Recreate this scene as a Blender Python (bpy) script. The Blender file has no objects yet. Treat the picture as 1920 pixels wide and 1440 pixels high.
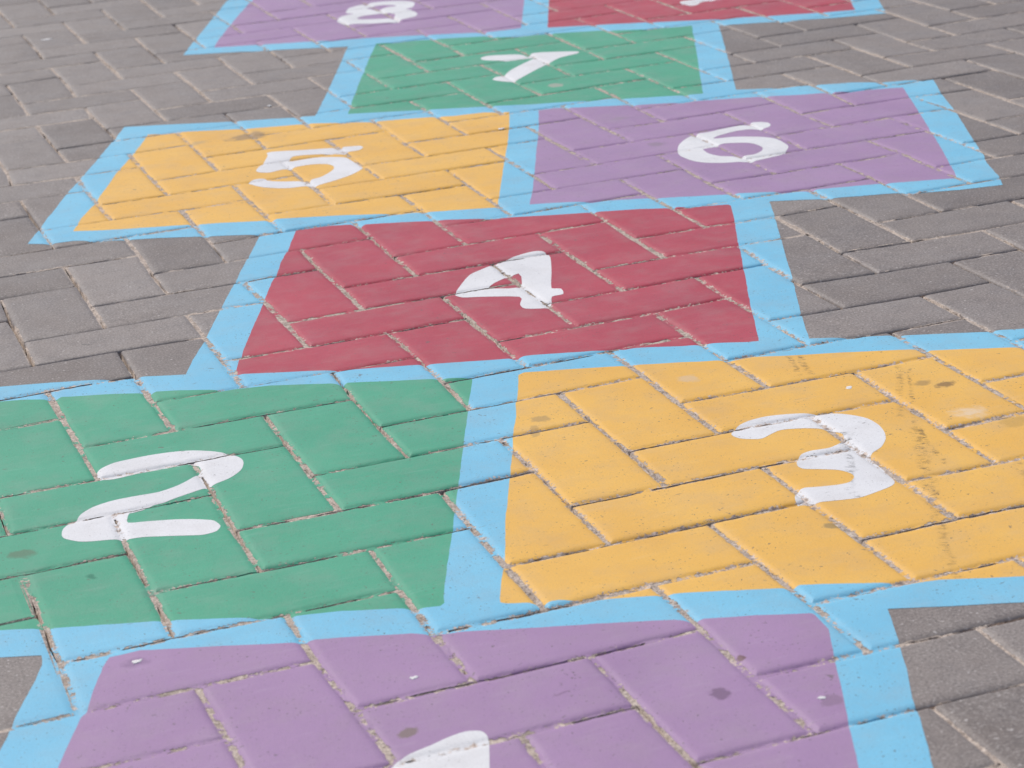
import bpy, math, random
import numpy as np
from mathutils import Matrix, Vector
from mathutils.geometry import delaunay_2d_cdt

DATA = {"rows":{"row_a":[[0.4472,2.7549],[0.5117,2.7288],[0.5977,2.6919],[0.7256,2.6276],[0.9851,2.5335],[1.1645,2.4523],[1.3909,2.345],[1.4878,2.3109],[1.591,2.2717],[1.6935,2.2464],[1.7458,2.3769],[1.9722,2.9609],[0.9173,3.9561],[0.6628,3.3067]],"row_b":[[0.7503,2.6587],[0.7386,2.6173],[0.6905,2.4909],[0.6239,2.3169],[0.5179,2.0462],[0.592,1.9467],[1.1471,1.7466],[1.1838,1.8253],[1.2609,2.0167],[1.3909,2.345],[1.402,2.3887],[0.9967,2.5893]],"row_c":[[0.2289,2.1957],[0.2852,2.1734],[0.3849,2.129],[0.4521,2.1035],[0.5253,2.0735],[0.702,2.0052],[1.1838,1.8253],[1.2341,1.8022],[1.3048,1.7734],[1.3635,1.7538],[1.3985,1.7272],[1.441,1.7147],[1.4796,1.6953],[1.4419,1.6066],[1.3948,1.4768],[1.3288,1.3153],[1.292,1.2217],[1.2724,1.1801],[1.2486,1.1077],[1.228,1.0638],[1.1681,1.0744],[1.0945,1.0978],[1.0918,1.1062],[1.0041,1.1324],[0.9655,1.1518],[0.9273,1.1676],[0.7585,1.2222],[0.4169,1.3527],[0.2708,1.4015],[0.2103,1.4316],[0.1428,1.4663],[0.06,1.5014],[0.0332,1.5188],[0.0093,1.5219],[-0.0025,1.5265],[-0.0281,1.5431],[0.0071,1.6382],[0.0733,1.8097],[0.1008,1.8773],[0.1357,1.9594],[0.1822,2.077]],"row_d":[[0.2774,1.4284],[0.2728,1.4095],[0.2364,1.3211],[0.1412,1.0876],[0.0972,0.9794],[0.071,0.9175],[0.052,0.8694],[0.0538,0.8436],[0.7002,0.5938],[0.716,0.6316],[0.7348,0.6826],[0.7472,0.7142],[0.7841,0.8025],[0.82,0.894],[0.881,1.0478],[0.9006,1.0961],[0.9267,1.168],[0.9339,1.1863],[0.5701,1.3476]],"row_e":[[-0.2972,0.9946],[-0.1475,0.9416],[-0.0896,0.924],[-0.0453,0.9082],[-0.0033,0.8938],[0.0249,0.8813],[0.0524,0.8713],[0.3656,0.7522],[0.7103,0.6176],[0.7558,0.5987],[0.7937,0.5822],[0.8057,0.5771],[0.8425,0.5613],[0.8887,0.5398],[0.9024,0.5401],[0.9316,0.5289],[1.0569,0.4786],[0.9377,0.2405],[0.7252,-0.1414],[0.5577,-0.078],[0.5086,-0.059],[0.4536,-0.0368],[0.3012,0.0172],[-0.16,0.1763],[-0.2108,0.2139],[-0.2439,0.2266],[-0.4277,0.2908]],"row_f":[[-0.2095,0.2222],[-0.2137,0.1943],[-0.2229,0.1687],[-0.2334,0.1446],[-0.2504,0.1005],[-0.2663,0.0603],[-0.3003,-0.0172],[-0.3584,-0.2094],[0.2665,-0.5073],[0.3286,-0.3453],[0.3557,-0.2842],[0.3678,-0.2551],[0.3846,-0.2149],[0.3947,-0.1846],[0.4142,-0.1395],[0.4329,-0.091],[0.4536,-0.0368],[0.4576,-0.0249],[0.1369,0.0865]]},"fills":{"8":["purple",[[0.5148,2.7896],[0.547,2.8749],[0.5754,2.9469],[0.6133,3.043],[0.6473,3.1252],[0.7081,3.2678],[0.9192,3.7791],[1.3762,3.3558],[1.1857,2.8578],[1.1217,2.6911],[1.075,2.5717],[0.9975,2.5755],[0.9864,2.5911],[0.8817,2.6368],[0.8059,2.6722],[0.7473,2.6934],[0.7091,2.7112],[0.6059,2.7553]]],"9":["red",[[1.1191,2.5422],[1.1732,2.6834],[1.2267,2.8226],[1.4168,3.3182],[1.8909,2.879],[1.7042,2.4126],[1.6642,2.319],[1.5915,2.3389],[1.5157,2.3683],[1.4294,2.3997],[1.3555,2.4341],[1.2358,2.4929]]],"7":["green",[[0.7933,2.6114],[0.857,2.5921],[0.9249,2.5694],[0.9886,2.5436],[1.0129,2.511],[1.1091,2.478],[1.1849,2.4487],[1.2622,2.405],[1.3319,2.3805],[1.3499,2.3788],[1.2885,2.2263],[1.2081,2.0303],[1.1275,1.8333],[1.0952,1.8429],[0.9949,1.884],[0.9258,1.9113],[0.856,1.9343],[0.7976,1.9632],[0.7073,2.0013],[0.6791,2.0126],[0.5788,2.0532],[0.6425,2.2235],[0.7324,2.458]]],"5":["yellow",[[0.2529,2.1147],[0.2997,2.099],[0.3954,2.0572],[0.4947,2.0308],[0.5523,1.9982],[0.5986,1.9691],[0.6061,1.9728],[0.6925,1.9466],[0.7247,1.9323],[0.7758,1.9273],[0.8113,1.9012],[0.7729,1.7937],[0.725,1.6719],[0.6725,1.5408],[0.633,1.4409],[0.5977,1.3522],[0.5086,1.382],[0.4351,1.4145],[0.3943,1.435],[0.3108,1.4674],[0.3001,1.4647],[0.2344,1.495],[0.1593,1.5219],[0.138,1.5294],[0.0714,1.5538],[0.0404,1.5709],[0.0594,1.6302],[0.0934,1.7065],[0.1274,1.7951],[0.1598,1.8832],[0.1898,1.9541],[0.2255,2.042]]],"6":["purple",[[0.8557,1.8826],[0.8832,1.881],[0.9174,1.8605],[0.9935,1.8277],[1.0745,1.7959],[1.1324,1.7766],[1.1924,1.7556],[1.2517,1.7256],[1.3073,1.7079],[1.3602,1.6922],[1.4112,1.6731],[1.3804,1.5915],[1.3408,1.4901],[1.2871,1.3531],[1.2403,1.2356],[1.1968,1.1295],[1.1649,1.1409],[1.1089,1.1586],[1.0603,1.1712],[1.0105,1.1847],[0.9957,1.1846],[0.9522,1.2073],[0.9055,1.2288],[0.8376,1.2578],[0.7183,1.3047],[0.6801,1.3236],[0.6399,1.3373],[0.6671,1.4004],[0.712,1.5134],[0.7603,1.6348],[0.8122,1.7653]]],"4":["red",[[0.3204,1.4003],[0.3682,1.391],[0.3923,1.3815],[0.4008,1.3632],[0.4111,1.3723],[0.4215,1.3686],[0.5168,1.328],[0.588,1.2937],[0.6241,1.2794],[0.6978,1.2529],[0.7616,1.2297],[0.802,1.2093],[0.809,1.2144],[0.8438,1.1943],[0.8729,1.1846],[0.8736,1.1776],[0.8546,1.1266],[0.8297,1.0664],[0.7988,0.9904],[0.7575,0.8885],[0.7054,0.7588],[0.659,0.64],[0.6457,0.6438],[0.6233,0.6551],[0.5793,0.6709],[0.51,0.6997],[0.473,0.7091],[0.4208,0.7276],[0.4117,0.7289],[0.3997,0.7276],[0.3923,0.732],[0.3045,0.7613],[0.2252,0.7876],[0.2075,0.798],[0.1126,0.8398],[0.1051,0.8421],[0.108,0.8571],[0.1187,0.889],[0.125,0.9026],[0.1336,0.9282],[0.1687,1.0174],[0.2297,1.1767],[0.2446,1.208],[0.2605,1.251],[0.2845,1.3078]]],"2":["green",[[-0.1543,0.8912],[-0.1305,0.8833],[-0.1078,0.872],[-0.0945,0.8662],[-0.0895,0.8713],[-0.0412,0.8529],[-0.0042,0.8353],[0.0037,0.8267],[0.0105,0.8307],[0.0369,0.8212],[0.0732,0.8019],[0.0778,0.7952],[0.1003,0.788],[0.1291,0.7811],[0.1918,0.7522],[0.2019,0.7423],[0.2085,0.7464],[0.2619,0.7229],[0.3047,0.7057],[0.3178,0.702],[0.3377,0.6963],[0.3199,0.6513],[0.3108,0.6297],[0.297,0.5908],[0.2737,0.5322],[0.2427,0.4519],[0.2074,0.3624],[0.1764,0.2816],[0.1628,0.2482],[0.1427,0.1978],[0.1289,0.1616],[0.1256,0.15],[0.1207,0.1454],[0.1029,0.15],[0.0411,0.1755],[0.0265,0.1797],[-0.0033,0.1871],[-0.0454,0.2081],[-0.0911,0.2286],[-0.1097,0.236],[-0.1493,0.2486],[-0.1976,0.2645],[-0.2104,0.2712],[-0.2365,0.2814],[-0.3989,0.3382],[-0.2733,0.929]]],"3":["yellow",[[0.3833,0.6734],[0.3915,0.6787],[0.4223,0.6685],[0.4797,0.6487],[0.5566,0.6194],[0.574,0.611],[0.6,0.6017],[0.6101,0.5957],[0.6262,0.5984],[0.6579,0.5836],[0.7321,0.5537],[0.7943,0.5267],[0.7987,0.5157],[0.8063,0.5174],[0.8467,0.4993],[0.891,0.4769],[0.9865,0.4401],[0.9065,0.2587],[0.7174,-0.0832],[0.5847,-0.0341],[0.5188,-0.0061],[0.487,0.0012],[0.4795,0.0089],[0.4107,0.0395],[0.4031,0.0375],[0.3919,0.0423],[0.3156,0.072],[0.2865,0.0815],[0.2508,0.0944],[0.2265,0.1049],[0.2163,0.1103],[0.2098,0.1113],[0.2027,0.1091],[0.19,0.117],[0.1725,0.1239],[0.1695,0.1279],[0.1786,0.1536],[0.1907,0.1822],[0.206,0.2182],[0.2334,0.2939],[0.2657,0.3755],[0.2937,0.4444],[0.3097,0.4857],[0.3148,0.5],[0.3357,0.55],[0.3495,0.5882],[0.3611,0.6137]]],"1":["purple",[[-0.1587,0.1834],[-0.1323,0.1842],[-0.0748,0.161],[-0.0327,0.1446],[-0.0078,0.1339],[0.0057,0.1325],[0.0271,0.1258],[0.0832,0.1055],[0.0963,0.0964],[0.1112,0.0943],[0.1668,0.0731],[0.2289,0.0518],[0.2898,0.0278],[0.3016,0.0182],[0.3111,0.0177],[0.3529,0.0026],[0.3936,-0.0143],[0.395,-0.0185],[0.3927,-0.0479],[0.3757,-0.0902],[0.3648,-0.116],[0.343,-0.1747],[0.3264,-0.2133],[0.3082,-0.2603],[0.2835,-0.3149],[0.2482,-0.4252],[-0.2997,-0.1603],[-0.249,-0.0427],[-0.2297,0.0094],[-0.2165,0.0427],[-0.2002,0.0829],[-0.1925,0.096],[-0.1804,0.1309],[-0.1671,0.1668]]]},"nums":{"3":[[[0.5099,0.3922],[0.524,0.4092],[0.5406,0.4179],[0.5582,0.4207],[0.5747,0.4185],[0.5994,0.4098],[0.628,0.3914],[0.6403,0.3787],[0.6484,0.3631],[0.6491,0.3409],[0.6443,0.3205],[0.6364,0.3041],[0.6228,0.2877],[0.6089,0.2787],[0.6017,0.271],[0.6002,0.2569],[0.5976,0.2323],[0.5929,0.2062],[0.5843,0.1969],[0.5646,0.1908],[0.5449,0.1864],[0.5239,0.1904],[0.5036,0.1956],[0.495,0.1943],[0.4893,0.199],[0.4897,0.2078],[0.4956,0.2198],[0.5038,0.2292],[0.5116,0.2321],[0.5206,0.2292],[0.5413,0.224],[0.5549,0.2242],[0.5644,0.2333],[0.5657,0.2437],[0.5593,0.2564],[0.5436,0.2675],[0.5319,0.275],[0.5303,0.2848],[0.5369,0.2993],[0.5472,0.3103],[0.5587,0.3139],[0.5701,0.3126],[0.5797,0.3122],[0.592,0.3173],[0.6021,0.3271],[0.6068,0.3385],[0.6046,0.3486],[0.5969,0.3602],[0.5802,0.3715],[0.5589,0.3784],[0.5438,0.3728],[0.534,0.3678],[0.5269,0.3683],[0.5131,0.378]]],"2":[[[-0.0959,0.6048],[-0.0932,0.617],[-0.0847,0.626],[-0.0721,0.6328],[-0.0544,0.6351],[-0.0374,0.6361],[-0.014,0.6336],[0.0079,0.6265],[0.028,0.6116],[0.0417,0.5949],[0.048,0.5773],[0.0466,0.5624],[0.0395,0.5459],[0.0245,0.5307],[0.0018,0.5202],[-0.0226,0.5109],[-0.0459,0.5029],[-0.0577,0.5015],[-0.0699,0.4956],[-0.0822,0.4936],[-0.0869,0.4831],[-0.0892,0.4684],[-0.0729,0.4631],[-0.0507,0.4555],[-0.0329,0.4473],[-0.0216,0.4396],[-0.0135,0.4321],[-0.0105,0.4168],[-0.0161,0.4063],[-0.0242,0.4034],[-0.0327,0.4036],[-0.0589,0.4158],[-0.0804,0.4251],[-0.0936,0.4279],[-0.1135,0.4343],[-0.1306,0.4392],[-0.1412,0.445],[-0.1517,0.4581],[-0.1531,0.4677],[-0.1501,0.4811],[-0.1444,0.4901],[-0.1359,0.4962],[-0.1269,0.5113],[-0.114,0.5231],[-0.101,0.5286],[-0.0884,0.5313],[-0.0684,0.5315],[-0.0464,0.5306],[-0.0257,0.5388],[-0.0081,0.5523],[0.0029,0.5664],[0.0042,0.5829],[-0.0051,0.5933],[-0.0218,0.5958],[-0.0394,0.5936],[-0.0593,0.5911],[-0.0803,0.5876],[-0.092,0.5918]]],"5":[[[0.3937,1.8659],[0.4075,1.8682],[0.4507,1.8498],[0.4914,1.8362],[0.5027,1.8222],[0.5094,1.8325],[0.5328,1.8251],[0.5352,1.8113],[0.5248,1.7975],[0.5055,1.7962],[0.4954,1.7826],[0.4757,1.8023],[0.4421,1.817],[0.4236,1.8181],[0.41,1.7896],[0.4349,1.7897],[0.4592,1.7873],[0.4905,1.7654],[0.4954,1.7474],[0.4972,1.7231],[0.4996,1.693],[0.4932,1.675],[0.4707,1.6518],[0.4415,1.6338],[0.4145,1.6227],[0.4029,1.6148],[0.3976,1.6263],[0.3689,1.6299],[0.3487,1.6436],[0.3332,1.6622],[0.3218,1.694],[0.3267,1.7042],[0.3393,1.7119],[0.3522,1.7057],[0.3549,1.6876],[0.3738,1.672],[0.3977,1.6583],[0.4018,1.6421],[0.4113,1.6598],[0.4262,1.6659],[0.4427,1.682],[0.4563,1.7005],[0.4616,1.7194],[0.456,1.7392],[0.4369,1.7508],[0.4123,1.7507],[0.4008,1.7445],[0.3865,1.7459],[0.3668,1.7399],[0.3543,1.7485],[0.3509,1.7621],[0.3605,1.7838],[0.3699,1.7973],[0.3821,1.8266],[0.391,1.8499]]],"6":[[[1.1229,1.5686],[1.1251,1.5827],[1.118,1.5929],[1.1043,1.5978],[1.0926,1.5843],[1.0807,1.5929],[1.0522,1.5886],[1.0218,1.5796],[1.0048,1.5796],[0.9937,1.5664],[0.9898,1.5722],[0.9708,1.5557],[0.9501,1.529],[0.9319,1.4899],[0.927,1.465],[0.9301,1.4322],[0.9406,1.4111],[0.9623,1.3933],[0.9836,1.3855],[0.9909,1.3772],[1.0057,1.3794],[1.0334,1.3849],[1.0565,1.391],[1.0797,1.42],[1.0871,1.4377],[1.0905,1.4763],[1.0821,1.499],[1.0593,1.5194],[1.0388,1.5311],[1.022,1.5341],[1.0121,1.5382],[1.0232,1.5482],[1.0444,1.5573],[1.0666,1.5628],[1.0846,1.559],[1.0928,1.55],[1.1055,1.5532],[1.1158,1.5581]],[[1.0026,1.4976],[1.0174,1.4989],[1.0425,1.484],[1.0499,1.467],[1.0493,1.4443],[1.0402,1.4279],[1.0225,1.4149],[1.0063,1.4151],[0.9947,1.4092],[0.9901,1.4208],[0.9758,1.4336],[0.9683,1.4558],[0.9694,1.4749],[0.9723,1.4872],[0.9938,1.4894]]],"7":[[[0.917,2.3523],[0.9362,2.3628],[0.9861,2.3372],[0.9912,2.3037],[1.0116,2.3309],[1.0618,2.3069],[1.0832,2.29],[1.0773,2.2749],[1.0364,2.2585],[1.0038,2.2266],[0.956,2.18],[0.8969,2.1178],[0.8881,2.121],[0.8735,2.1445],[0.8717,2.1582],[0.8833,2.1725],[0.9001,2.1777],[0.9297,2.2187],[0.9883,2.277],[1.0035,2.2902],[0.9819,2.2877],[0.9401,2.3051],[0.9148,2.3307]]],"8":[[[0.7927,2.8853],[0.8007,2.9143],[0.818,2.9406],[0.8459,2.9538],[0.8355,2.9672],[0.8434,2.9977],[0.8595,3.0265],[0.8916,3.0422],[0.8918,3.0228],[0.9124,3.0534],[0.9462,3.0487],[0.976,3.0261],[0.9891,2.9974],[0.9831,2.9689],[0.968,2.9391],[0.952,2.9293],[0.9576,2.9105],[0.9565,2.8838],[0.9542,2.8584],[0.9396,2.83],[0.904,2.8151],[0.8964,2.7994],[0.8852,2.8043],[0.8486,2.8171],[0.821,2.8373],[0.7971,2.8465],[0.7932,2.8672]],[[0.8841,2.9867],[0.9035,3.0081],[0.9266,3.0076],[0.9462,2.9861],[0.9435,2.977],[0.9244,2.9762],[0.8971,2.9524],[0.8901,2.9676],[0.89,2.9771]],[[0.8381,2.8967],[0.8557,2.9136],[0.8839,2.9127],[0.9054,2.913],[0.9145,2.9008],[0.9113,2.8716],[0.8948,2.8405],[0.8914,2.8478],[0.8622,2.8632],[0.8391,2.8806]]],"9":[[[1.4282,2.6125],[1.4378,2.6264],[1.4636,2.6267],[1.4969,2.6355],[1.5338,2.6646],[1.499,2.6795],[1.4875,2.7204],[1.5032,2.7697],[1.5463,2.8124],[1.5918,2.8048],[1.6157,2.7509],[1.6046,2.6886],[1.5634,2.6388],[1.5106,2.6012],[1.4899,2.5892],[1.4833,2.5874],[1.4807,2.5971],[1.4634,2.5897],[1.4489,2.5728],[1.4375,2.568],[1.4308,2.5737],[1.4287,2.59]],[[1.5241,2.7355],[1.5524,2.7584],[1.5766,2.7451],[1.5627,2.7017],[1.5354,2.6942]]],"4":[[[0.4162,0.9947],[0.4287,1.0176],[0.4579,1.0623],[0.4842,1.0807],[0.5226,1.1032],[0.5563,1.1154],[0.5696,1.1154],[0.5763,1.1054],[0.5745,1.0812],[0.5524,1.0185],[0.5285,0.9551],[0.5379,0.9467],[0.5323,0.9248],[0.5167,0.9221],[0.5056,0.8944],[0.4954,0.8838],[0.4724,0.8955],[0.4726,0.9148],[0.4823,0.9435],[0.4403,0.9696],[0.4213,0.9789]],[[0.4619,1.0019],[0.5147,1.037],[0.4958,0.9807]]],"1":[[[0.0668,-0.1393],[0.0799,-0.1005],[0.0817,-0.0893],[0.0792,-0.0814],[0.069,-0.0772],[0.0539,-0.0799],[0.0379,-0.0858],[0.0193,-0.0911],[0.0054,-0.0995],[-0.0032,-0.1086],[-0.0146,-0.1179],[-0.0126,-0.1345],[0.0039,-0.1445],[0.0155,-0.1468],[0.0017,-0.1836],[-0.0148,-0.2234],[-0.0145,-0.2406],[0.0049,-0.2523],[0.0198,-0.2543],[0.0312,-0.2382],[0.0515,-0.1834]]]},"warp":[[0,0,3.5,0.3],[1,0,3.2,2.0],[2,0,0.1,-2.7],[3,0,0.2,7.8],[3,-1,6.3,2.4],[3,-2,3.6,4.5],[2,-1,-0.7,3.2],[1,-1,8.0,-1.1],[1,1,2.6,-5.5],[4,1,-3.3,2.3],[2,-2,7.9,-1.5],[4,-1,1.0,3.5],[4,0,4.5,2.4],[5,0,-0.4,8.2],[5,1,3.5,2.1],[6,1,-4.1,0.5],[5,-1,1.6,2.0],[4,-2,2.8,1.2],[-1,9,-4.1,-5.6],[-1,8,-4.1,0.1],[-1,7,6.1,-5.2],[-1,6,3.7,-2.2],[0,9,-0.6,3.1],[0,8,1.8,-2.9],[-1,10,-0.5,7.2],[-1,13,4.3,-7.4],[-1,12,-3.6,-3.9],[-1,11,2.0,-2.5],[1,23,0.5,1.4],[1,22,-4.9,6.5],[1,21,2.0,9.5],[1,20,-0.7,6.7],[2,24,-1.9,2.8],[2,23,-8.0,12.0],[2,22,0.3,3.8],[2,21,-1.6,12.0],[0,19,1.4,9.0],[0,20,9.7,12.0],[1,19,-3.9,-9.9],[0,18,-3.1,-2.0],[0,17,-3.1,0.6],[0,16,2.2,7.8],[2,20,0.3,-2.1],[9,6,-8.7,-3.7],[8,6,-0.8,-5.2],[8,5,-3.7,5.7],[8,4,2.1,-0.3],[8,3,-2.9,7.5],[7,5,3.2,-7.2],[7,4,-1.1,0.5],[7,3,3.2,-0.7],[7,2,-1.5,-2.2],[6,6,-0.1,4.5],[6,5,-0.1,3.3],[5,5,5.6,3.8],[6,2,-0.4,2.6],[11,11,-2.2,-5.1],[11,10,-6.9,0.5],[10,10,-0.5,-0.3],[12,10,-1.6,-5.3],[11,9,-2.4,-9.2],[11,8,-10.7,-5.4],[10,7,-8.1,-0.2],[9,7,-0.9,-5.9],[2,33,2.6,8.4],[3,33,1.7,-7.1],[3,31,4.4,11.7],[3,30,5.5,12.0],[3,25,-3.7,6.8],[3,24,-2.8,0.6],[3,23,2.2,-3.8],[3,22,3.0,4.0],[3,29,1.0,12.0],[3,28,-1.6,10.2],[3,27,3.0,4.5],[3,26,3.2,12.0],[4,22,2.4,-1.8],[5,23,0.8,-10.2],[5,21,2.2,-8.2],[6,24,0.1,-9.5],[5,27,1.7,-0.3],[5,26,-1.1,5.6],[5,25,1.0,5.7],[5,24,2.9,9.8],[4,26,-0.7,1.0],[4,25,-0.1,-0.8],[4,24,2.9,-0.2],[4,23,1.1,12.0],[8,16,3.2,-5.4],[8,18,1.3,-7.4],[8,15,3.0,-2.2],[8,22,-1.1,-4.6],[8,20,-0.8,-12.0],[8,14,-0.2,0.5],[10,17,-4.0,-12.0],[6,16,5.1,-3.0],[7,17,0.0,-4.4],[12,15,-1.2,5.3],[13,19,-0.6,2.1],[13,18,3.6,-12.0],[15,18,-1.3,6.0],[17,20,-8.4,-7.3],[13,16,-12.0,12.0],[14,20,0.5,3.3],[10,13,-3.8,-2.0],[12,12,0.5,3.6],[12,14,-2.9,-4.4],[11,13,0.7,-1.6],[4,6,4.2,-5.0],[3,6,-0.8,-2.2],[3,7,8.2,-9.6],[4,5,-0.2,10.4],[3,5,4.2,-1.6],[4,7,-2.7,-1.6],[2,2,0.0,1.8],[7,6,2.9,5.7],[9,11,3.9,-3.4],[8,12,3.5,7.6],[2,9,0.1,-2.5],[1,9,4.2,-1.8],[1,8,2.4,-2.6],[2,8,4.5,-12.0],[2,7,-7.3,-4.5],[1,7,4.2,-6.1],[-1,3,-1.7,1.8],[0,15,-1.3,3.5],[0,14,-0.1,-3.4],[0,12,2.5,0.8],[0,13,-3.1,9.3],[2,14,2.7,-1.0],[2,13,-6.0,-4.1],[3,14,1.8,5.4],[-2,4,-4.1,-8.7],[-2,3,-3.6,-6.0],[-2,5,-0.8,-0.3],[-2,1,-1.5,-5.1],[-2,2,1.9,-9.2],[-1,2,-0.4,-1.5],[0,3,-1.1,-0.6],[0,2,-3.7,-7.8],[0,1,-11.4,-1.6],[-1,1,-3.5,-7.2],[-1,0,-2.5,0.7],[1,3,4.0,-7.9],[1,2,-2.7,-1.7],[8,8,-6.6,12.0]],"R":[[0.9391903,-0.3366631,-0.0676719],[-0.1732286,-0.2943351,-0.9398716],[0.2965019,0.894441,-0.3347564]],"C":[-0.36795,-1.56825,0.83015],"lens":80.0755}

# ------------------------------------------------------------------ camera, light, exposure
scn = bpy.context.scene
R = DATA['R']; CAM = DATA['C']
cam_d = bpy.data.cameras.new('camera'); cam = bpy.data.objects.new('camera', cam_d)
scn.collection.objects.link(cam); scn.camera = cam
cam.matrix_world = Matrix(((R[0][0], -R[1][0], -R[2][0], CAM[0]),
                           (R[0][1], -R[1][1], -R[2][1], CAM[1]),
                           (R[0][2], -R[1][2], -R[2][2], CAM[2]), (0, 0, 0, 1)))
cam_d.sensor_width = 36; cam_d.lens = DATA['lens']
cam_d.clip_start = .05; cam_d.clip_end = 500
cam_d.dof.use_dof = True; cam_d.dof.focus_distance = 2.45; cam_d.dof.aperture_fstop = 13

AZ, EL = math.radians(-22), math.radians(56)      # azimuth from +Y towards +X, elevation
sd = Vector((math.sin(AZ) * math.cos(EL), math.cos(AZ) * math.cos(EL), math.sin(EL)))
world = bpy.data.worlds.new('World'); scn.world = world; world.use_nodes = True
wn = world.node_tree.nodes; wl = world.node_tree.links
sky = wn.new('ShaderNodeTexSky'); sky.sky_type = 'NISHITA'; sky.sun_disc = False
sky.sun_elevation = EL; sky.sun_rotation = AZ
sky.dust_density = 2.5; sky.air_density = 1.0
wl.new(sky.outputs[0], wn['Background'].inputs[0]); wn['Background'].inputs[1].default_value = .11
sun_d = bpy.data.lights.new('sun', 'SUN'); sun_d.energy = 3.0; sun_d.angle = math.radians(.53)
sun_d.color = (1, .965, .91)
sun = bpy.data.objects.new('sun', sun_d); scn.collection.objects.link(sun)
sun.rotation_euler = sd.to_track_quat('Z', 'Y').to_euler()
scn.view_settings.view_transform = 'Standard'; scn.view_settings.look = 'None'
scn.view_settings.exposure = -0.06; scn.view_settings.gamma = 1

rng = np.random.default_rng(7)
random.seed(7)

# ------------------------------------------------------------------ noise
_T = rng.random((256, 256)) * 2 - 1
def noise(P, scale, ox=0.0, oy=0.0):
    x = P[:, 0] / scale + ox + 500.37; y = P[:, 1] / scale + oy + 500.73
    xi = np.floor(x).astype(int); yi = np.floor(y).astype(int); fx = x - xi; fy = y - yi
    fx = fx * fx * (3 - 2 * fx); fy = fy * fy * (3 - 2 * fy)
    a = _T[xi & 255, yi & 255]; b = _T[(xi + 1) & 255, yi & 255]
    c = _T[xi & 255, (yi + 1) & 255]; d = _T[(xi + 1) & 255, (yi + 1) & 255]
    return (a * (1 - fx) + b * fx) * (1 - fy) + (c * (1 - fx) + d * fx) * fy

# ------------------------------------------------------------------ how the laid pavers wander from their lattice
U = .1                                             # paver width; pavers are 0.2 x 0.1 m
X0, X1, Y0, Y1 = -14, 32, -14, 50
W = np.array(DATA['warp'])
gx, gy = np.meshgrid(np.arange(X0 - 2, X1 + 3), np.arange(Y0 - 2, Y1 + 3), indexing='ij')
wd = np.exp(-((gx[..., None] - W[:, 0]) ** 2 + (gy[..., None] - W[:, 1]) ** 2) / (2 * .7 ** 2))
ws = wd.sum(-1) + .25
DX = (wd * W[:, 2]).sum(-1) / ws / 1000; DY = (wd * W[:, 3]).sum(-1) / ws / 1000
DX += rng.normal(0, .0007, DX.shape); DY += rng.normal(0, .0007, DY.shape)
def warp(P):
    x = P[:, 0] / U - (X0 - 2); y = P[:, 1] / U - (Y0 - 2)
    x = np.clip(x, 0, DX.shape[0] - 1.001); y = np.clip(y, 0, DX.shape[1] - 1.001)
    xi = x.astype(int); yi = y.astype(int); fx = x - xi; fy = y - yi
    out = []
    for D in (DX, DY):
        out.append((D[xi, yi] * (1 - fx) + D[xi + 1, yi] * fx) * (1 - fy) + (D[xi, yi + 1] * (1 - fx) + D[xi + 1, yi + 1] * fx) * fy)
    return np.stack(out, 1)
def unwarp(X):
    P = X.copy()
    for _ in range(6): P = X - warp(P)
    return P

# ------------------------------------------------------------------ painted outlines (ground metres)
def smooth_closed(p, n=4):
    p = np.array(p); out = []
    m = len(p)
    for i in range(m):
        a, b, c, d = p[i - 1], p[i], p[(i + 1) % m], p[(i + 2) % m]
        for k in range(n):
            t = k / n
            # centripetal-ish: damped tangents keep brush corners from looping
            t1 = (c - a) * .4; t2 = (d - b) * .4
            L = np.linalg.norm(c - b)
            for tt in (t1, t2):
                l = np.linalg.norm(tt)
                if l > L: tt *= L / l
            out.append((2 * t ** 3 - 3 * t ** 2 + 1) * b + (t ** 3 - 2 * t ** 2 + t) * t1 + (-2 * t ** 3 + 3 * t ** 2) * c + (t ** 3 - t ** 2) * t2)
    return np.array(out)
def rough_closed(p, step=.009, amp=.0005):
    p = np.array(p); out = []
    for i in range(len(p)):
        a, b = p[i], p[(i + 1) % len(p)]
        n = max(1, int(np.linalg.norm(b - a) / step))
        for k in range(n): out.append(a + (b - a) * k / n)
    out = np.array(out)
    out[:, 0] += noise(out, .011, 3) * amp + noise(out, .05, 9) * amp
    out[:, 1] += noise(out, .011, 31) * amp + noise(out, .05, 19) * amp
    return out
ROWS = [unwarp(rough_closed(v)) for v in DATA['rows'].values()]
FILL = {k: (v[0], unwarp(rough_closed(v[1]))) for k, v in DATA['fills'].items()}
NUM = {k: [unwarp(smooth_closed(q, 3)) for q in v] for k, v in DATA['nums'].items()}

def inside(P, poly):
    r = np.zeros(len(P), bool)
    lo, hi = poly.min(0), poly.max(0)
    idx = np.where((P[:, 0] >= lo[0]) & (P[:, 0] <= hi[0]) & (P[:, 1] >= lo[1]) & (P[:, 1] <= hi[1]))[0]
    if not len(idx): return r
    x, y = P[idx, 0], P[idx, 1]; c = np.zeros(len(idx), bool)
    for i in range(len(poly)):
        x1, y1 = poly[i - 1]; x2, y2 = poly[i]
        if y1 == y2: continue
        k = (y1 > y) != (y2 > y)
        c ^= k & (x < (x2 - x1) * (y - y1) / (y2 - y1) + x1)
    r[idx] = c
    return r
SEG = []
def add_seg(poly):
    SEG.append(np.concatenate([poly, np.roll(poly, -1, 0)], 1))
for p in ROWS: add_seg(p)
for c, p in FILL.values(): add_seg(p)
for q in NUM.values():
    for p in q: add_seg(p)
SEG = np.concatenate(SEG)
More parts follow.
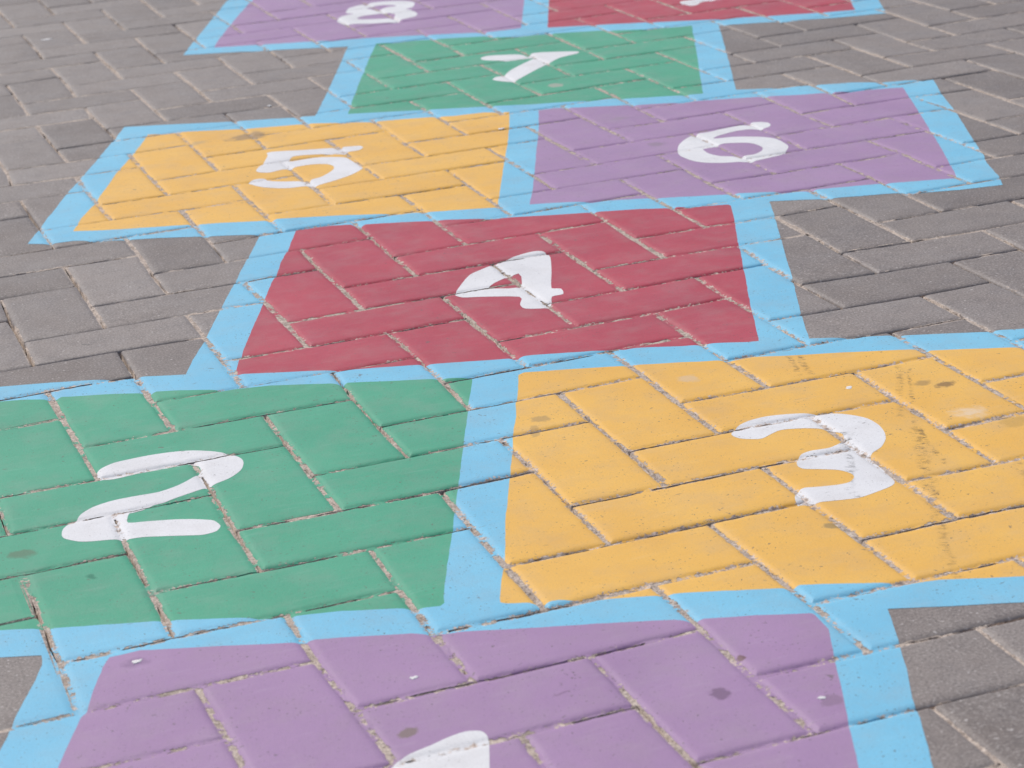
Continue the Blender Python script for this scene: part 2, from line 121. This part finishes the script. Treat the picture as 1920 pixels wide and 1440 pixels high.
# drop the outline pieces of the border rows that lie inside another row: the border is one coat of paint
keep = np.ones(len(SEG), bool)
off = 0
for i, p in enumerate(ROWS):
    mid = (SEG[off:off + len(p), :2] + SEG[off:off + len(p), 2:]) / 2
    for j, q in enumerate(ROWS):
        if j != i: keep[off:off + len(p)] &= ~inside(mid, q)
    off += len(p)
SEG = SEG[keep]
SLO = np.minimum(SEG[:, :2], SEG[:, 2:]); SHI = np.maximum(SEG[:, :2], SEG[:, 2:])
def clip(seg, lo, hi):
    x0, y0, x1, y1 = seg; dx, dy = x1 - x0, y1 - y0; t0, t1 = 0.0, 1.0
    for p, q in ((-dx, x0 - lo[0]), (dx, hi[0] - x0), (-dy, y0 - lo[1]), (dy, hi[1] - y0)):
        if p == 0:
            if q < 0: return None
        else:
            r = q / p
            if p < 0:
                if r > t1: return None
                t0 = max(t0, r)
            else:
                if r < t0: return None
                t1 = min(t1, r)
    if t1 - t0 < 1e-6: return None
    return (x0 + dx * t0, y0 + dy * t0, x0 + dx * t1, y0 + dy * t1)

# ------------------------------------------------------------------ paver relief
PROF_S = np.array([-.01, 0, .0008, .0022, .0040, .0058, .0080, .0110, .2])
PROF_Z = np.array([-.030, -.0031, -.00195, -.00112, -.00046, -.00017, -.00005, 0, 0])
vis = np.array([[-.32, -.30], [.46, -.50], [2.25, 2.12], [.30, 3.98]])   # the ground the photograph shows, with a margin
class Brick: pass
bricks = []
for i in range(X0, X1):
    for j in range(Y0, Y1):
        k = (i - j) % 4
        if k == 1: w, h = 2, 1
        elif k == 0: w, h = 1, 2
        else: continue
        b = Brick(); b.lo = np.array([i * U, j * U]); b.hi = np.array([(i + w) * U, (j + h) * U])
        g = rng.uniform(.0010, .0028, 4); r0 = .0032
        b.rlo = b.lo + g[:2]; b.rhi = b.hi - g[2:]
        b.c = (b.rlo + b.rhi) / 2; b.h = (b.rhi - b.rlo) / 2; b.r = r0
        b.z0 = rng.normal(0, .0003); b.tx, b.ty = rng.normal(0, .0026, 2)
        b.tone = rng.normal(0, 1.15)
        bricks.append(b)
BC = np.array([b.c for b in bricks]); BH = np.array([b.h for b in bricks]); BZ = np.array([[b.z0, b.tx, b.ty, b.tone] for b in bricks])
BLO = np.array([b.lo for b in bricks]); BHI = np.array([b.hi for b in bricks])
near = inside(BC, vis)
cdist = np.linalg.norm(np.c_[BC, np.zeros(len(BC))] - np.array(CAM), axis=1)

def s_of(P, bi):
    q = np.abs(P - BC[bi]) - (BH[bi] - .0032)
    o = np.linalg.norm(np.maximum(q, 0), axis=1) + np.minimum(q.max(1), 0)
    return .0032 - o + noise(P, .006, 5) * .00035 + noise(P, .022, 15) * .0004
def sand_z(P, bi, painted):
    b = np.minimum(P - BLO[bi], BHI[bi] - P)
    bd = b.min(1); along_x = b[:, 1] < b[:, 0]                     # joint runs along x
    z = -.0020 + noise(P, .05, 41) * .0007 + noise(P, .007, 55) * .00045 + noise(P, .0027, 65) * .0003
    op = noise(P, .23, 77) * .75 + noise(P, .07, 83) * .45 + noise(P, .016, 87) * .42
    op += np.where(along_x, .20, -.10) - painted * (.30 + np.clip((P[:, 1] - .8) * .3, 0, .3)) + (1 - painted) * (.16 + np.clip((P[:, 0] - .3) * .5, 0, .24))
    wob = noise(P, .018, 91) * .0003
    return np.where((op > .12) & (bd + wob < .0006 + np.clip(op - .22, 0, .4) * .0075 * (1 - painted * .8)), np.minimum(z, -.015), z)
def brick_z(P, bi, s):
    d = P - BC[bi]
    z = np.interp(s, PROF_S, PROF_Z) + BZ[bi, 0] + BZ[bi, 1] * d[:, 0] + BZ[bi, 2] * d[:, 1]
    return z + noise(P, .03, 23) * .00012 * np.clip(s / .01, 0, 1)

def ring(c, h, r, ds):
    r = max(r, .0008); pts = []
    hx, hy = h[0] - r, h[1] - r
    nx = max(1, int(2 * hx / ds)); ny = max(1, int(2 * hy / ds)); na = 3
    def line(a, b, n): 
        for k in range(n): pts.append((a[0] + (b[0] - a[0]) * k / n, a[1] + (b[1] - a[1]) * k / n))
    def arc(cx, cy, a0):
        for k in range(na): 
            a = a0 + math.pi / 2 * k / na
            pts.append((cx + r * math.cos(a), cy + r * math.sin(a)))
    line((-hx, -h[1]), (hx, -h[1]), nx); arc(hx, -hy, -math.pi / 2)
    line((h[0], -hy), (h[0], hy), ny); arc(hx, hy, 0)
    line((hx, h[1]), (-hx, h[1]), nx); arc(-hx, hy, math.pi / 2)
    line((-h[0], hy), (-h[0], -hy), ny); arc(-hx, -hy, math.pi)
    return [(x + c[0], y + c[1]) for x, y in pts]

allP, allT, allB = [], [], []
base = 0
for bi, b in enumerate(bricks):
    if near[bi]:
        ds = .0042 if cdist[bi] < 2.3 else (.006 if cdist[bi] < 3.2 else .009)
        insets = [-.0006, 0, .0008, .0022, .0040, .0058, .0080, .011] if cdist[bi] < 3.2 else [-.0006, 0, .0010, .0025, .0042, .0062, .010]
    else:
        ds = .05; insets = [0, .002, .008]
    V, E = [], []
    def loop(pts):
        o = len(V); V.extend(Vector(p) for p in pts); n = len(pts)
        E.extend((o + k, o + (k + 1) % n) for k in range(n))
    # cell outline on a fixed grid so that neighbours meet
    n1 = int(round(U / ds)); o = []
    x0, y0, x1, y1 = *b.lo, *b.hi
    nx = int(round((x1 - x0) / U)) * n1; ny = int(round((y1 - y0) / U)) * n1
    for k in range(nx): o.append((x0 + (x1 - x0) * k / nx, y0))
    for k in range(ny): o.append((x1, y0 + (y1 - y0) * k / ny))
    for k in range(nx): o.append((x1 - (x1 - x0) * k / nx, y1))
    for k in range(ny): o.append((x0, y1 - (y1 - y0) * k / ny))
    loop(o)
    for t in insets:
        loop(ring(b.c, b.h - t, b.r - t * .6, ds if t < .005 else ds * 2))
    if near[bi]:
        for _ in range(26):
            V.append(Vector((b.c[0] + random.uniform(-1, 1) * (b.h[0] - .012), b.c[1] + random.uniform(-1, 1) * (b.h[1] - .012))))
    m = np.where((SLO[:, 0] < b.hi[0]) & (SHI[:, 0] > b.lo[0]) & (SLO[:, 1] < b.hi[1]) & (SHI[:, 1] > b.lo[1]))[0]
    for q in m:
        c = clip(SEG[q], b.lo, b.hi)
        if c is None: continue
        o = len(V); V += [Vector(c[:2]), Vector(c[2:])]; E.append((o, o + 1))
    # work in units of 0.1 m for the triangulator's sake
    lo = b.lo
    VV = [Vector(((v.x - lo[0]) * 10, (v.y - lo[1]) * 10)) for v in V]
    r = delaunay_2d_cdt(VV, E, [], 0, 1e-5, False)
    vv = np.array([(v.x, v.y) for v in r[0]]) / 10 + lo
    tt = np.array(r[2])
    allP.append(vv); allT.append(tt + base); allB.append(np.full(len(vv), bi)); base += len(vv)
P = np.concatenate(allP); T = np.concatenate(allT); B = np.concatenate(allB)
print('verts', len(P), 'tris', len(T))
painted = np.zeros(len(P))
for q in ROWS: painted[inside(P, q)] = 1
S = s_of(P, B)
ZB = brick_z(P, B, S); ZS = sand_z(P, B, painted)
onb = S > -.0004
Z = np.where(onb, np.maximum(ZB, ZS), ZS)
XY = P + warp(P)
CEN = P[T].mean(1); CB = B[T[:, 0]]
cs = s_of(CEN, CB)
cp = np.zeros(len(CEN))
for q in ROWS: cp[inside(CEN, q)] = 1
is_sand = (cs < -.0001) | (ZS[T].mean(1) > ZB[T].mean(1))
region = np.full(len(T), -1)
NAMES = ['border']; region[cp > 0] = 0
for k, (c, q) in FILL.items():
    NAMES.append('fill' + k); region[inside(CEN, q)] = len(NAMES) - 1
for k, q in NUM.items():
    m = inside(CEN, q[0])
    for hole in q[1:]: m &= ~inside(CEN, hole)
    NAMES.append('num' + k); region[m] = len(NAMES) - 1
# paint on the joint sand survives only in patches
pn = noise(CEN, .012, 111) * .8 + noise(CEN, .004, 121) * .5 + noise(CEN, .09, 131) * .5
thr = np.where(region == 0, -.10, .20)
thr = np.where(np.array(['num' in NAMES[r] if r >= 0 else False for r in region]), -.75, thr)
_b = np.minimum(CEN - BLO[CB], BHI[CB] - CEN); thr = thr - np.where(_b[:, 1] < _b[:, 0], .28, 0)
deep = ZS[T].min(1) < -.006
coat = (region >= 0) & (~is_sand | ((pn > thr) & ~deep))
edge = np.clip(1 - S / .007, 0, 1)

def make(name, tri, mat, dz=0.0, parent=None, origin=None, attrs=True):
    used, inv = np.unique(T[tri].ravel(), return_inverse=True)
    co = np.c_[XY[used], Z[used] + dz]
    if origin is None: origin = np.zeros(3)
    co = co - origin
    f = inv.reshape(-1, 3)
    me = bpy.data.meshes.new(name)
    me.vertices.add(len(co)); me.vertices.foreach_set('co', co.ravel().astype(np.float32))
    me.loops.add(len(f) * 3); me.loops.foreach_set('vertex_index', f.ravel().astype(np.int32))
    me.polygons.add(len(f)); me.polygons.foreach_set('loop_start', np.arange(0, len(f) * 3, 3, dtype=np.int32))
    me.polygons.foreach_set('use_smooth', np.ones(len(f), bool))
    me.update(calc_edges=True)
    a = me.attributes.new('edge', 'FLOAT', 'POINT'); a.data.foreach_set('value', edge[used].astype(np.float32))
    a = me.attributes.new('tone', 'FLOAT', 'POINT'); a.data.foreach_set('value', BZ[B[used], 3].astype(np.float32))
    me.materials.append(mat)
    ob = bpy.data.objects.new(name, me); scn.collection.objects.link(ob)
    if parent is not None:
        ob.parent = parent; ob.location = Vector(origin) - parent.location
    else: ob.location = Vector(origin)
    return ob

# ------------------------------------------------------------------ materials
class Mat:
    def __init__(s, name):
        s.m = bpy.data.materials.new(name); s.m.use_nodes = True
        s.n = s.m.node_tree.nodes; s.l = s.m.node_tree.links
        s.b = s.n['Principled BSDF']
        s.pos = s.n.new('ShaderNodeNewGeometry').outputs['Position']
    def link(s, a, b): s.l.new(a, b)
    def noise(s, scale, detail=3, rough=.55, vec=None, dist=0.0):
        n = s.n.new('ShaderNodeTexNoise'); n.inputs['Scale'].default_value = scale
        n.inputs['Detail'].default_value = detail; n.inputs['Roughness'].default_value = rough
        n.inputs['Distortion'].default_value = dist
        s.link(vec or s.pos, n.inputs['Vector']); return n.outputs['Fac']
    def attr(s, name):
        n = s.n.new('ShaderNodeAttribute'); n.attribute_name = name; return n.outputs['Fac']
    def math(s, op, a, b=None, c=None, clamp=False):
        n = s.n.new('ShaderNodeMath'); n.operation = op; n.use_clamp = clamp
        for i, v in enumerate((a, b, c)):
            if v is None: continue
            if isinstance(v, (int, float)): n.inputs[i].default_value = v
            else: s.link(v, n.inputs[i])
        return n.outputs[0]
    def ramp(s, v, lo, hi, a=0.0, b=1.0):
        n = s.n.new('ShaderNodeMapRange'); n.inputs[1].default_value = lo; n.inputs[2].default_value = hi
        n.inputs[3].default_value = a; n.inputs[4].default_value = b; s.link(v, n.inputs[0]); return n.outputs[0]
    def mix(s, f, a, b, mode='MIX'):
        n = s.n.new('ShaderNodeMix'); n.data_type = 'RGBA'; n.blend_type = mode
        for sock, v in ((n.inputs[0], f), (n.inputs[6], a), (n.inputs[7], b)):
            if isinstance(v, (int, float)): sock.default_value = v
            elif isinstance(v, tuple): sock.default_value = (*v, 1)
            else: s.link(v, sock)
        return n.outputs[2]
    def map(s, loc, ang, sc):
        n = s.n.new('ShaderNodeMapping'); n.vector_type = 'TEXTURE'
        n.inputs[1].default_value = loc; n.inputs[2].default_value = (0, 0, ang); n.inputs[3].default_value = sc
        s.link(s.pos, n.inputs[0]); return n.outputs[0]
    def sep(s, v):
        n = s.n.new('ShaderNodeSeparateXYZ'); s.link(v, n.inputs[0]); return n.outputs
    def bump(s, h, strength, dist, prev=None):
        n = s.n.new('ShaderNodeBump'); n.inputs['Strength'].default_value = strength; n.inputs['Distance'].default_value = dist
        s.link(h, n.inputs['Height'])
        if prev: s.link(prev, n.inputs['Normal'])
        return n.outputs[0]
    def blot(s, col, x, y, rx, ry, ang, color, strength, ns=60, soft=.45):
        """a stain with its own ragged shape, centred at x, y on the ground"""
        m = s.map((x, y, 0), ang, (rx, ry, 1))
        v = s.n.new('ShaderNodeVectorMath'); v.operation = 'MULTIPLY'; s.link(m, v.inputs[0]); v.inputs[1].default_value = (1, 1, 0)
        w = s.n.new('ShaderNodeVectorMath'); w.operation = 'LENGTH'; s.link(v.outputs[0], w.inputs[0])
        d = s.math('ADD', w.outputs['Value'], s.ramp(s.noise(ns, 5, .65), .25, .75, -.55, .55))
        f = s.math('MULTIPLY', s.ramp(d, 1 - soft, 1.0, 1, 0), strength, clamp=True)
        return s.mix(f, col, color)

GREY_A, GREY_B = (.158, .129, .116), (.248, .210, .192)
def concrete_col(s):
    t = s.ramp(s.attr('tone'), -2, 2)
    c = s.mix(t, GREY_A, GREY_B)
    c = s.mix(s.ramp(s.noise(9, 4, .6), .3, .7), c, (.19, .162, .158), 'MIX') if False else c
    c = s.mix(s.ramp(s.noise(11, 4, .62), .35, .75, 0, .45), c, (.27, .238, .222))
    c = s.mix(s.ramp(s.noise(30, 4, .6), .45, .8, 0, .45), c, (.115, .097, .092))
    g = s.noise(380, 4, .75)
    c = s.mix(s.ramp(g, .53, .68, 0, .7), c, (.42, .385, .365))
    c = s.mix(s.ramp(g, .47, .33, 0, .8), c, (.075, .063, .06))
    c = s.mix(s.ramp(s.noise(190, 2, .5), .68, .74, 0, .75), c, (.50, .46, .44))
    c = s.mix(s.ramp(s.noise(75, 4, .6, dist=.6), .69, .74, 0, .6), c, (.06, .05, .047))
    return c, g
def concrete():
    s = Mat('concrete'); c, g = concrete_col(s)
    # pale dust lies on the arris of every paver
    c = s.mix(s.ramp(s.attr('edge'), .35, 1, 0, .45), c, (.33, .29, .27))
    s.link(c, s.b.inputs['Base Color'])
    s.link(s.ramp(s.noise(14, 3), .3, .7, .50, .70), s.b.inputs['Roughness'])
    s.b.inputs['Specular IOR Level'].default_value = .5
    n = s.bump(g, .55, .0006); n = s.bump(s.noise(60, 4, .6), .5, .0016, n)
    s.link(n, s.b.inputs['Normal'])
    return s.m
def sand():
    s = Mat('joint_sand')
    g = s.noise(300, 3, .8); h = s.noise(90, 3, .6)
    c = s.mix(s.ramp(h, .3, .7), (.51, .415, .345), (.34, .275, .232))
    c = s.mix(s.ramp(g, .53, .62, 0, .85), c, (.66, .57, .49))
    c = s.mix(s.ramp(g, .45, .36, 0, .85), c, (.095, .074, .062))
    c = s.mix(s.ramp(s.noise(34, 3, .6), .55, .75, 0, .55), c, (.13, .105, .09))
    s.link(c, s.b.inputs['Base Color']); s.b.inputs['Roughness'].default_value = .9
    s.link(s.bump(g, .9, .0014), s.b.inputs['Normal'])
    return s.m
def paint(name, col, dark, gloss=.42, wear=0.0, blots=(), extra=None, pits=1.0):
    s = Mat(name)
    c = s.mix(s.ramp(s.noise(7, 4, .6), .3, .72), col, dark)
    # brush drag: fine streaks stretched along the stroke
    st = s.n.new('ShaderNodeMapping'); st.inputs[2].default_value = (0, 0, .35); st.inputs[3].default_value = (20, 150, 1)
    s.link(s.pos, st.inputs[0])
    k = s.noise(1, 3, .6, st.outputs[0])
    c = s.mix(s.ramp(k, .58, .85, 0, .07), c, (.9, .9, .9)); c = s.mix(s.ramp(k, .45, .2, 0, .25), c, dark)
    # dusty tread film
    c = s.mix(s.ramp(s.noise(22, 5, .65), .46, .8, 0, .22), c, (.34, .30, .275))
    c = s.mix(s.ramp(s.noise(5.5, 3, .6), .5, .78, 0, .04), c, (.62, .60, .58))
    c = s.mix(s.ramp(s.noise(620, 3, .8), .42, .62, 0, .14), c, (.25, .22, .20))
    # pits and specks where grains stand through
    g = s.noise(330, 2, .6)
    c = s.mix(s.math('MULTIPLY', s.ramp(g, .66, .70), s.ramp(s.noise(25, 2), .38, .58, 0, .95 * pits), clamp=True), c, (.11, .095, .085))
    g2 = s.noise(120, 2, .5, dist=.5)
    c = s.mix(s.ramp(g2, .725, .745, 0, .6 * pits), c, (.13, .11, .10))
    sm = s.n.new('ShaderNodeMapping'); sm.inputs[2].default_value = (0, 0, .9); sm.inputs[3].default_value = (45, 260, 1); s.link(s.pos, sm.inputs[0])
    c = s.mix(s.ramp(s.noise(1, 2, .6, sm.outputs[0]), .735, .76, 0, .55 * pits), c, (.15, .125, .11))
    # chipped through to stone and sand along the arrises
    e = s.math('ADD', s.math('MULTIPLY', s.attr('edge'), .17 + wear * .08), s.math('ADD', s.math('MULTIPLY', s.noise(210, 4, .75), .62), s.math('MULTIPLY', s.noise(38, 3, .6), .38)))
    chip = s.ramp(e, .71 - wear * .03, .735 - wear * .03)
    c = s.mix(chip, c, s.mix(s.ramp(s.noise(280, 2, .6), .4, .6), (.30, .235, .20), (.62, .50, .42)))
    for b in blots: c = s.blot(c, *b)
    if extra: c = extra(s, c)
    s.link(c, s.b.inputs['Base Color'])
    s.link(s.ramp(s.noise(16, 4, .6), .3, .7, gloss, gloss + .18), s.b.inputs['Roughness'])
    s.b.inputs['Specular IOR Level'].default_value = .30
    n = s.bump(s.noise(400, 3, .75), .5, .0006); n = s.bump(s.noise(70, 4, .6), .35, .0012, n)
    n = s.bump(chip, -.5, .0006, n)
    s.link(n, s.b.inputs['Normal'])
    return s.m

def scuff(s, c, x0, y0, x1, y1, w, strength, freq=140, col=(.045, .038, .032)):
    """rows of short rubber dashes left by a tyre, from one ground point to another"""
    L = math.hypot(x1 - x0, y1 - y0); a = math.atan2(y1 - y0, x1 - x0)
    v = s.map((x0, y0, 0), a, (1, 1, 1)); o = s.sep(v)
    along = s.math('MULTIPLY', s.ramp(o[0], 0, .006), s.ramp(o[0], L, L - .006))
    wob = s.ramp(s.noise(60, 3, .7), .25, .75, -.003, .003)
    across = s.ramp(s.math('ABSOLUTE', s.math('ADD', o[1], wob)), w * 1.5, w * .5)
    m = s.n.new('ShaderNodeMapping'); m.inputs[3].default_value = (freq * 3.2, freq * .8, 1); s.link(v, m.inputs[0])
    d = s.math('MULTIPLY', s.ramp(s.noise(1, 4, .8, m.outputs[0], .8), .49, .60), s.ramp(s.noise(70, 3, .7), .40, .58))
    f = s.math('MULTIPLY', s.math('MULTIPLY', along, across), s.math('MULTIPLY', d, strength), clamp=True)
    return s.mix(f, c, col)

YEL, YELD = (.80, .465, .098), (.74, .405, .072)
GRN, GRND = (.074, .370, .228), (.055, .315, .190)
PUR, PURD = (.375, .232, .400), (.325, .198, .350)
RED, REDD = (.455, .056, .088), (.37, .040, .068)
BLU, BLUD = (.205, .530, .725), (.165, .470, .670)
WHT, WHTD = (.76, .755, .77), (.68, .675, .69)
BR = (.17, .12, .06)
def ex3(s, c):
    for x0, y0, x1, y1, w, k in ((.667, .584, .646, .510, .0035, .9), (.677, .580, .658, .508, .0035, .9), (.754, .491, .674, .341, .0035, .7),
            (.762, .483, .686, .339, .0022, 1.0), (.686, .339, .664, .262, .0022, 1.0), (.664, .262, .655, .215, .0028, .9),
            (.679, .322, .627, .205, .006, .75), (.627, .205, .583, .106, .006, .7), (.583, .106, .540, .012, .005, .65),
            (.540, .012, .520, -.062, .004, .7), (.72, .20, .66, .05, .004, .5), (.80, .30, .76, .16, .005, .45)):
        c = scuff(s, c, x0, y0, x1, y1, w, k, 120)
    return c
MF = {
 '1': paint('purple_paint_front', PUR, PURD, blots=[(.269,-.109,.010,.010,0,(.17,.10,.17),.8,70,.3), (-.14,.164,.012,.011,0,(.24,.15,.26),.7,60), (.029,-.058,.009,.008,.6,(.20,.15,.13),.85,60,.3), (.338,-.16,.010,.010,0,(.25,.16,.25),.8,60,.3), (.308,-.061,.0045,.005,0,(.15,.08,.08),.9,90,.4), (.158,-.053,.010,.002,.3,(.22,.13,.22),.7,90)]),
 '2': paint('green_paint_front', GRN, GRND, blots=[(-.195,.443,.016,.013,0,(.11,.16,.10),.7,50), (-.144,.355,.005,.009,.3,(.02,.17,.10),.8,60), (-.1,.297,.018,.010,0,(.14,.27,.20),.4,60), (.17,.242,.008,.014,0,(.15,.27,.19),.5,60)]),
 '3': paint('yellow_paint_front', YEL, YELD, wear=.6, extra=ex3, blots=[(.747,.428,.012,.010,.15,(.33,.21,.08),.7,50), (.765,.412,.014,.008,.15,(.20,.12,.05),.8,80), (.7453,.3267,.022,.020,.2,(.72,.64,.55),.5,90,.8), (.77,.286,.022,.018,0,(.50,.30,.07),.6,50), (.493,.141,.008,.007,0,(.32,.22,.09),.8,60), (.539,.565,.014,.014,0,(.58,.44,.30),.6,60), (.356,.530,.012,.011,.2,(.42,.27,.10),.75,60,.3), (.338,.499,.005,.018,-.3,(.42,.27,.10),.6,60,.3)]),
 '4': paint('red_paint_middle', RED, REDD, wear=.3),
 '5': paint('yellow_paint_back', YEL, YELD, wear=.2, blots=[(.70,1.49,.13,.0011,1.25,(.45,.28,.12),.45,40,.9), (.735,1.50,.12,.0010,1.15,(.45,.28,.12),.4,40,.9), (.395,1.998,.040,.026,.4,(.28,.19,.11),.75,40), (.31,2.00,.022,.012,.3,(.45,.32,.16),.6,40)]),
 '6': paint('purple_paint_back', PUR, PURD, blots=[(.926,1.559,.016,.014,0,(.24,.18,.22),.6,50), (.945,1.75,.016,.012,0,(.27,.21,.26),.5,50)]),
 '7': paint('green_paint_back', GRN, GRND, wear=.3, blots=[(.946,2.047,.014,.018,0,(.35,.36,.30),.8,40,.2)]),
 '8': paint('purple_paint_far', PUR, PURD),
 '9': paint('red_paint_far', RED, REDD, wear=.2)}
MB_blue = paint('blue_paint', BLU, BLUD, wear=.4)
def exw(s, c):
    for x0, y0, x1, y1, w, k in ((.612, .345, .588, .292, .007, .95), (.590, .300, .572, .245, .0035, .8), (.574, .262, .545, .205, .004, .8), (.548, .205, .520, .100, .004, .6)):
        c = scuff(s, c, x0, y0, x1, y1, w, k, 110)
    return c
white = paint('white_paint', WHT, WHTD, wear=.1, pits=.6)
white3 = paint('scuffed_white_paint', WHT, WHTD, wear=.5, pits=.8, extra=exw)
MW = {k: white for k in MF}; MW['3'] = white3
LABEL = {
 '1': 'nearest purple square with a white 1, cut off by the bottom of the picture',
 '2': 'green square with a white 2, left of the large yellow square',
 '3': 'large yellow square with a white 3 and black tyre scuffs across it',
 '4': 'red square with a white 4, alone in the middle row',
 '5': 'yellow square with a white 5 and a dark smudge near its far edge',
 '6': 'purple square with a white 6, right of the yellow square with the 5',
 '7': 'green square with a white 7, alone in its row beyond the 5 and 6',
 '8': 'purple square with a white 8, left of the far red square',
 '9': 'far red square with a white 9 cut off by the top of the picture'}


# ------------------------------------------------------------------ the setting
ground_me = bpy.data.meshes.new('ground')
H0, H1 = 300.0, None
lo = np.array([X0 * U, Y0 * U]) + .02; hi = np.array([X1 * U, Y1 * U]) - .02
vs = [(-H0, -H0, -.02), (H0, -H0, -.02), (H0, H0, -.02), (-H0, H0, -.02)]
ground_me.from_pydata(vs, [], [(0, 1, 2, 3)])
def far_ground():
    s = Mat('far_paving')
    bt = s.n.new('ShaderNodeTexBrick'); bt.inputs['Scale'].default_value = 1
    bt.inputs['Brick Width'].default_value = .2; bt.inputs['Row Height'].default_value = .1
    bt.inputs['Mortar Size'].default_value = .003
    bt.inputs['Color1'].default_value = (*GREY_A, 1); bt.inputs['Color2'].default_value = (*GREY_B, 1)
    bt.inputs['Mortar'].default_value = (.2, .165, .14, 1)
    s.link(s.pos, bt.inputs['Vector'])
    s.link(bt.outputs['Color'], s.b.inputs['Base Color']); s.b.inputs['Roughness'].default_value = .8
    s.link(s.bump(s.noise(200, 3), .4, .001), s.b.inputs['Normal'])
    return s.m
ground_me.materials.append(far_ground())
ground = bpy.data.objects.new('ground', ground_me); scn.collection.objects.link(ground); ground['kind'] = 'structure'

pav = make('pavement', ~is_sand, concrete()); pav['kind'] = 'structure'
sn = make('joint_sand', is_sand, sand()); sn['kind'] = 'stuff'; sn['label'] = 'tan gritty sand filling the joints between the grey pavers'; sn['category'] = 'sand'

# ------------------------------------------------------------------ the hopscotch
LIFT = .00025
def tag(o, label, cat, group=None):
    o['label'] = label; o['category'] = cat
    if group: o['group'] = group
bd = make('painted_border', coat & (region == 0), MB_blue, LIFT)
tag(bd, 'light blue painted border running round every square of the hopscotch', 'painted line')
for k, (col, q) in FILL.items():
    X = q + warp(q); org = np.array([*X.mean(0), 0])
    sq = make('hopscotch_square', coat & (region == NAMES.index('fill' + k)), MF[k], LIFT, None, org)
    tag(sq, LABEL[k], 'painted square', 'painted hopscotch squares on the paving')
    nm = make('painted_number', coat & (region == NAMES.index('num' + k)), MW[k], LIFT * 1.6, sq, org)
    nm['label'] = 'white painted number ' + k

def chip(x, y, rx, ry, ang, label):
    P1 = np.array([[x, y]]); pts = []
    n = 12
    bmz = []
    d = np.linalg.norm(BC - P1, axis=1)
    # rest on the paver top beneath
    q = unwarp(P1); inb = np.where((q[0] >= BLO).all(1) & (q[0] <= BHI).all(1))[0]
    bi = inb[:1]; zt = float(brick_z(q, bi, s_of(q, bi))[0]) if len(bi) else 0.0
    zt = max(zt, -.003) + .0003
    V = []; F = []
    rr = [random.uniform(.6, 1.15) for _ in range(n)]
    for lvl, (k, h) in enumerate(((1.0, 0.0), (.92, .0004), (.5, .0007))):
        for i in range(n):
            a = 2 * math.pi * i / n; u = math.cos(a) * rx * rr[i] * k; v = math.sin(a) * ry * rr[i] * k
            V.append((u * math.cos(ang) - v * math.sin(ang), u * math.sin(ang) + v * math.cos(ang), h * random.uniform(.7, 1.3)))
    V.append((0, 0, .0008))
    for l in range(2):
        for i in range(n):
            j = (i + 1) % n; F.append((l * n + i, l * n + j, (l + 1) * n + j, (l + 1) * n + i))
    for i in range(n): F.append((2 * n + i, 2 * n + (i + 1) % n, 3 * n))
    F.append(tuple(range(n - 1, -1, -1)))
    me = bpy.data.meshes.new('white_chip'); me.from_pydata(V, [], F); me.materials.append(chip_mat)
    o = bpy.data.objects.new('white_chip', me); scn.collection.objects.link(o); o.location = (x, y, zt)
    tag(o, label, 'chip', 'small white chips lying on the paving')
cm = Mat('white_chip'); cm.link(cm.mix(cm.ramp(cm.noise(300, 3), .35, .65), (.80, .79, .78), (.62, .60, .60)), cm.b.inputs['Base Color'])
cm.b.inputs['Roughness'].default_value = .6; chip_mat = cm.m
chip(.2401, 3.1112, .013, .0065, .3, 'long white chip on bare grey pavers in the far left corner')
chip(.4815, 2.2037, .0045, .0045, 0, 'small white chip on bare grey pavers behind the yellow square with the 5')
chip(.6745, .4538, .005, .004, .4, 'round whitish chip on the large yellow square above the white 3')
chip(.7613, 1.7993, .006, .005, .2, 'tiny white chip at the right edge of the yellow square with the 5')
chip(-.1386, .1637, .0055, .004, .2, 'white chip near the top left corner of the nearest purple square')
chip(.0603, .0264, .0045, .003, .1, 'white chip on the nearest purple square, between its middle joints')
chip(.3331, -.1524, .0038, .0026, 0, 'white chip at the right edge of the nearest purple square by the blue border')
